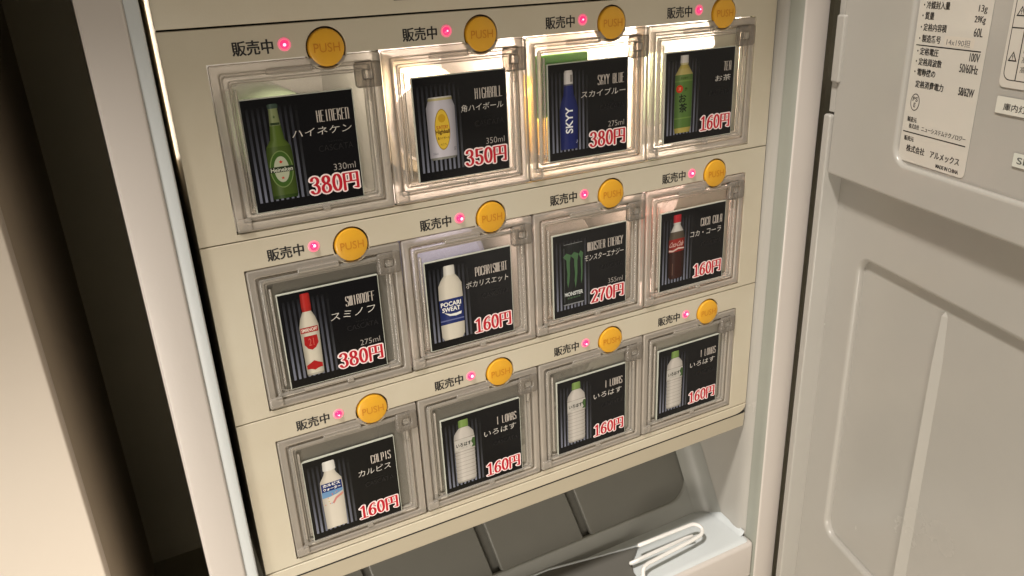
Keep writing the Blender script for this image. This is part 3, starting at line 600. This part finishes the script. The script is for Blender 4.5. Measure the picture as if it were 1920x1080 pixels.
for r in range(3):
    zr = Z0-r*PZ
    V('row_panel', shape2d('row_panel', row_panel_loops(zr), 0.0, 0.0034, 0.00035, 2), M['cream'])
    for c in range(4):
        ox = c*PX
        # compartment
        cell = V('compartment', CELL if (r, c) in ((0, 1), (0, 2), (0, 3), (1, 3)) and 0 else CELL.copy(), None); cell.data.materials.append(M['celllit'] if (r, c) in GLOW and r == 0 or (r, c) == (1, 3) else M['cell'])
        cell.location = (ox, 0, zr)
        # clear door
        d = V('compartment_door', ME['frame'], M['frame']); d.location = (ox, 0, zr)
        for nm, key, mm in (('door_groove', 'groove', 'frame'), ('inner_frame', 'inner', 'frame2'), ('pane_lip', 'lip', 'frame2'), ('pane', 'pane', 'pane'), ('latch', 'latch', 'latch'), ('latch_window', 'latchbox', 'frame2'), ('latch_streak', 'streak', 'frame2'), ('hinge_tab', 'tab', 'frame2'), ('notch', 'notch', 'frame2'), ('side_bar', 'barl', 'frame2'), ('bottom_bar', 'barb', 'frame2'), ('catch', 'catch', 'frame2')):
            put(nm, key, M[mm], d)
        # push button, lamp, lettering
        b = V('push_button', ME['disc'], M['button']); b.location = (ox, 0, zr)
        link('push_lettering', PUSH, M['buttontext'], b); put('button_gap', 'gap', M['ring'], b)
        l = V('sale_lamp', ME['dome'], M['led']); l.location = (ox-.0197, 0, zr+.0030)
        k_ = put('lamp_core', 'hot', M['ledhot'], l, (.0006*random.uniform(-1, 1), 0, .0004*random.uniform(-.5, 1.5))); sc_ = random.uniform(.55, 1.05); k_.scale = (sc_, 1, sc_); put('lamp_halo', 'halo', M['ledhalo'], l)
        h = V('sale_lettering', HAN, M['ink']); h.location = (ox, 0, zr)
        # price card
        ttl, kana, ml, pr, pic, (ka, kb), lab = CARDS[r][c]
        card = empty('price_card', lab, 'price card', (ox+CPOS[r][c][0], .0004, zr+CPOS[r][c][1]), random.uniform(-.004, .004), 'price cards on the compartment doors')
        link('card_sheet', shape2d('card_sheet', [rrect(-.0005, K+.0005, -.0005, KV+.0005, .0006)], .0001, .0016, .0001), M['edge'], card)
        P = Print(3e-5); P.poly([(0, 0), (K, 0), (K, KV), (0, KV)], (.0045, .0045, .0055), 0)
        for k in range(10):   # printed grey stripes, fading to black at the top and to the left
            u = .035+k*.0475; wv = .0155 if k not in (2, 6) else .016; bl = (.20, .215, .28) if k < 9 else (.07, .075, .09)
            prev = None
            for j in range(9):
                v = .085+.85*j/8; g = max(0, 1-((v-.05)/.95))**1.7*(.85+.15*math.sin(k*2.1+j)); g = max(g, .10 if j < 8 else 0)
                cc = tuple(.0045+x*g for x in bl)
                if prev: P.poly([(u*K, prev[0]*KV), ((u+wv*1.5)*K, prev[0]*KV), ((u+wv*1.5)*K, v*KV), (u*K, v*KV)], None, .5, cols=[prev[1], prev[1], cc, cc])
                prev = (v, cc)
        P.build('printed_stripes', M['print'], card)
        P = Print(3e-5); pic(P)
        sx, sz = {pic_green: (1.16, 1.03), pic_can: (1.08, 1.15), pic_skyy: (1.08, 1.03), pic_tea: (1.07, 1.03), pic_smir: (.88, 1.06), pic_poc: (1.24, 1.03), pic_mon: (.98, 1.0), pic_coke: (1.17, 1.04), pic_calp: (1.12, 1.04), pic_water: (1.20, 1.07)}[pic]
        P.v = [((v[0]-.265*K)*sx+.265*K, v[1], (v[2]-.10*KV)*sz+(.10 if pic is not pic_can else .065)*KV) for v in P.v]
        P.build('drink_picture', M['print'], card, (0, -.00008, 0))
        P = Print(3e-5); wc = (.52, .47, .42)
        title(P, ttl, .955*K, .745*KV, .845*KV, wc, .0355 if len(ttl) > 9 else .0385)
        P.text(kana, ka*K, kb*K, (.625 if r else .63)*KV, .70*KV, (.66, .63, .58), 5, -.006, .02)
        P.text('CASCATA', .63*K, .955*K, .475*KV, .53*KV, (.022, .021, .022), 5, -.01); P.text('HOTEL', .73*K, .86*K, .55*KV, .565*KV, (.018, .018, .018), 5)
        if ml: P.text(ml, .745*K, .955*K, .285*KV, .345*KV, (.42, .39, .36), 5, -.012)
        price(P, pr, (.50 if pr != '160' else .52)*K, .98*K, .085*KV, .255*KV)
        P.build('printed_lettering', M['print'], card, (0, -.0001, 0))
        # lamp glow inside the lit compartments
        if (r, c) in GLOW:
            e, col = GLOW[(r, c)]; L = bpy.data.lights.new('compartment_lamp', 'AREA'); L.shape = 'RECTANGLE'; L.size = .07; L.size_y = .012; L.energy = e*1.9; L.color = col
            lo = bpy.data.objects.new('compartment_lamp', L); C.objects.link(lo); lo.location = (ox-.0145, .0110, zr-.0105)
            lo.rotation_euler = (R_(72), R_(0), 0)
# top panel with the dark display label, seam shadows, trims, shell
V('top_panel', box_me('top_panel', XL, XR, 0.0, 0.0034, Z0+.0131, 0.775, .0004), M['cream'])
V('display_window', box_me('display_window', .0361, .1500, -.0012, -.0002, .6192, .645, .0004), M['ink'])
V('seam_backing', shape2d('seam_backing', [rrect(XL+.0008, XR-.0008, .2950, .774), rrect(x0, 3*PX+x1, Z0+z0, Z0+z1)[::-1], rrect(x0, 3*PX+x1, Z0-PZ+z0, Z0-PZ+z1)[::-1], rrect(x0, 3*PX+x1, Z0-2*PZ+z0, Z0-2*PZ+z1)[::-1]], .0037, .0050, .0001), M['dark'])
V('bottom_trim', shape2d('bottom_trim', [[(XL, .3035), (XR-.010, .3035), (XR-.006, .3040), (XR-.003, .3052), (XR-.0008, .3075), (XR, .3105), (XR, .3108), (XL, .3108)]], -.0004, .0034, .0005, 3), M['cream'])
def slab(name, x0, x1, prof, m):
    vs = [(x, y, z) for x in (x0, x1) for y, z in prof]; n = len(prof)
    return V(name, mesh(name, vs, [(i, i+1, n+i+1, n+i) for i in range(n-1)]+[(n-1, 0, n, 2*n-1), tuple(range(n)), tuple(range(2*n-1, n-1, -1))]), m)
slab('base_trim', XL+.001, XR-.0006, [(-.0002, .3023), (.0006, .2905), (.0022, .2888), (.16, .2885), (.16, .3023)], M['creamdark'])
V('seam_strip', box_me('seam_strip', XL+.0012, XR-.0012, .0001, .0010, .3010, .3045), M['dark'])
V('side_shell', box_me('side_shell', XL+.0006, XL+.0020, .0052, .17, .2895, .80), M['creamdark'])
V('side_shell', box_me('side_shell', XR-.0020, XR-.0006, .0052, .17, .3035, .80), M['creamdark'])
# warm strip light added in the gap for the leak from the interior lamp
L = bpy.data.lights.new('interior_lamp_leak', 'AREA'); L.shape = 'RECTANGLE'; L.size = .0022; L.size_y = .10; L.energy = .013; L.color = (1, .82, .62)
lo = bpy.data.objects.new('interior_lamp_leak', L); C.objects.link(lo); lo.location = (-.0768, .035, .60); lo.rotation_euler = (R_(90+180), 0, 0)

# ------------------------------------------------------------------ drinks lying in the compartments
def drink(r, c, name, label, cat, prof, m, dx=0, dz=0, extra=()):
    o = empty(name, label, cat, (c*PX-.0145+dx, .034, Z0-r*PZ-.044+dz))
    link('body', lathe_me('body', prof, 36), m, o)
    for nm, pf, mm, (ex, ez) in extra: link(nm, lathe_me(nm, pf, 28), mm, o, (ex, 0, ez))
    return o
canp = [(0, .024), (.0015, .026), (.004, .0285), (.010, .0315), (.105, .0315), (.112, .027)]
drink(0, 0, 'beer_bottle', 'pale green bottle with dark cap lying in the top left compartment', 'bottle', [(.002, .0235), (.006, .0262), (.080, .0262), (.084, .020)], M['bottleglass'], -.003, -.006)
drink(0, 1, 'drink_can', 'gold rimmed drink can lying in the second top compartment', 'can', canp, M['goldlabel'], -.006, -.004, (('lid', [(-.001, .022), (.0015, .0255)], M['canmetal'], (0, 0)),))
drink(0, 2, 'orange_bottle', 'orange bottle base under lime wrapping in the third top compartment', 'bottle', [(0, .020), (.002, .023), (.10, .023)], M['orange'], -.009, -.012)
o = box('lime_carton', 2*PX-.0480, 2*PX-.012, .0062, .0098, Z0-.0500, Z0-.0150, M['greenlabel'], None, .001); tag(o, 'lime green wrapped pack behind the third top card', 'pack')
drink(0, 3, 'tea_bottle', 'green labelled bottle lying in the top right compartment', 'bottle', [(0, .020), (.004, .024), (.10, .024)], M['bottleglass'], -.008, -.004)
drink(1, 0, 'glass_bottle', 'clear bottle lying in the middle left compartment', 'bottle', [(0, .024), (.004, .028), (.11, .028)], M['petclear'], 0, 0)
drink(1, 1, 'blue_bottle', 'blue labelled bottle lying in the second middle compartment', 'bottle', [(.006, .024), (.010, .028), (.11, .028)], M['bluelabel'], .002, .003)
drink(1, 2, 'black_can', 'black drink can with silver rim lying in the third middle compartment', 'can', canp, M['blackcan'], -.004, .000, (('rim', [(-.0006, .0262), (.0008, .0272), (.0022, .0262)], M['canmetal'], (0, 0)),))
drink(1, 3, 'cola_bottle', 'dark cola bottle lying in the middle right compartment', 'bottle', [(0, .020), (.004, .024), (.08, .024)], M['cola'], -.012, -.008)
drink(2, 0, 'milky_bottle', 'cloudy bottle lying in the bottom left compartment', 'bottle', [(.004, .024), (.008, .028), (.11, .028)], M['petclear'], 0, -.002)

# ------------------------------------------------------------------ wire loop on the cavity floor
wr = empty('wire_rack', 'white coated wire loop lying on the refrigerator floor', 'wire rack', (.17, .0, .190))
def W(name, pts, r=.0016):
    o = link(name, tube_me(name, pts, r, 14), M['wire']); o.parent = wr; o.matrix_parent_inverse = Matrix.Translation((-.17, 0, -.190)); return o
bend = [(.2530+.0075*math.sin(R_(a)), .0060+.0052*math.cos(R_(a)), .2005+.0022*math.cos(R_(a))) for a in range(0, 181, 15)]
W('wire_loop', [(.2020, .0120, .2035), (.2200, .0117, .2033)]+bend+[(.2440, -.0002, .1982), (.2000, -.0030, .1978), (.1960, -.0040, .1975), (.1935, -.0055, .1960), (.1925, -.0070, .1930), (.1922, -.0078, .1899)])
W('wire_end', [(.1905, .0070, .1945), (.2100, .0065, .1958), (.2440, .0052, .1975), (.2500, .0040, .1980)], .0015)
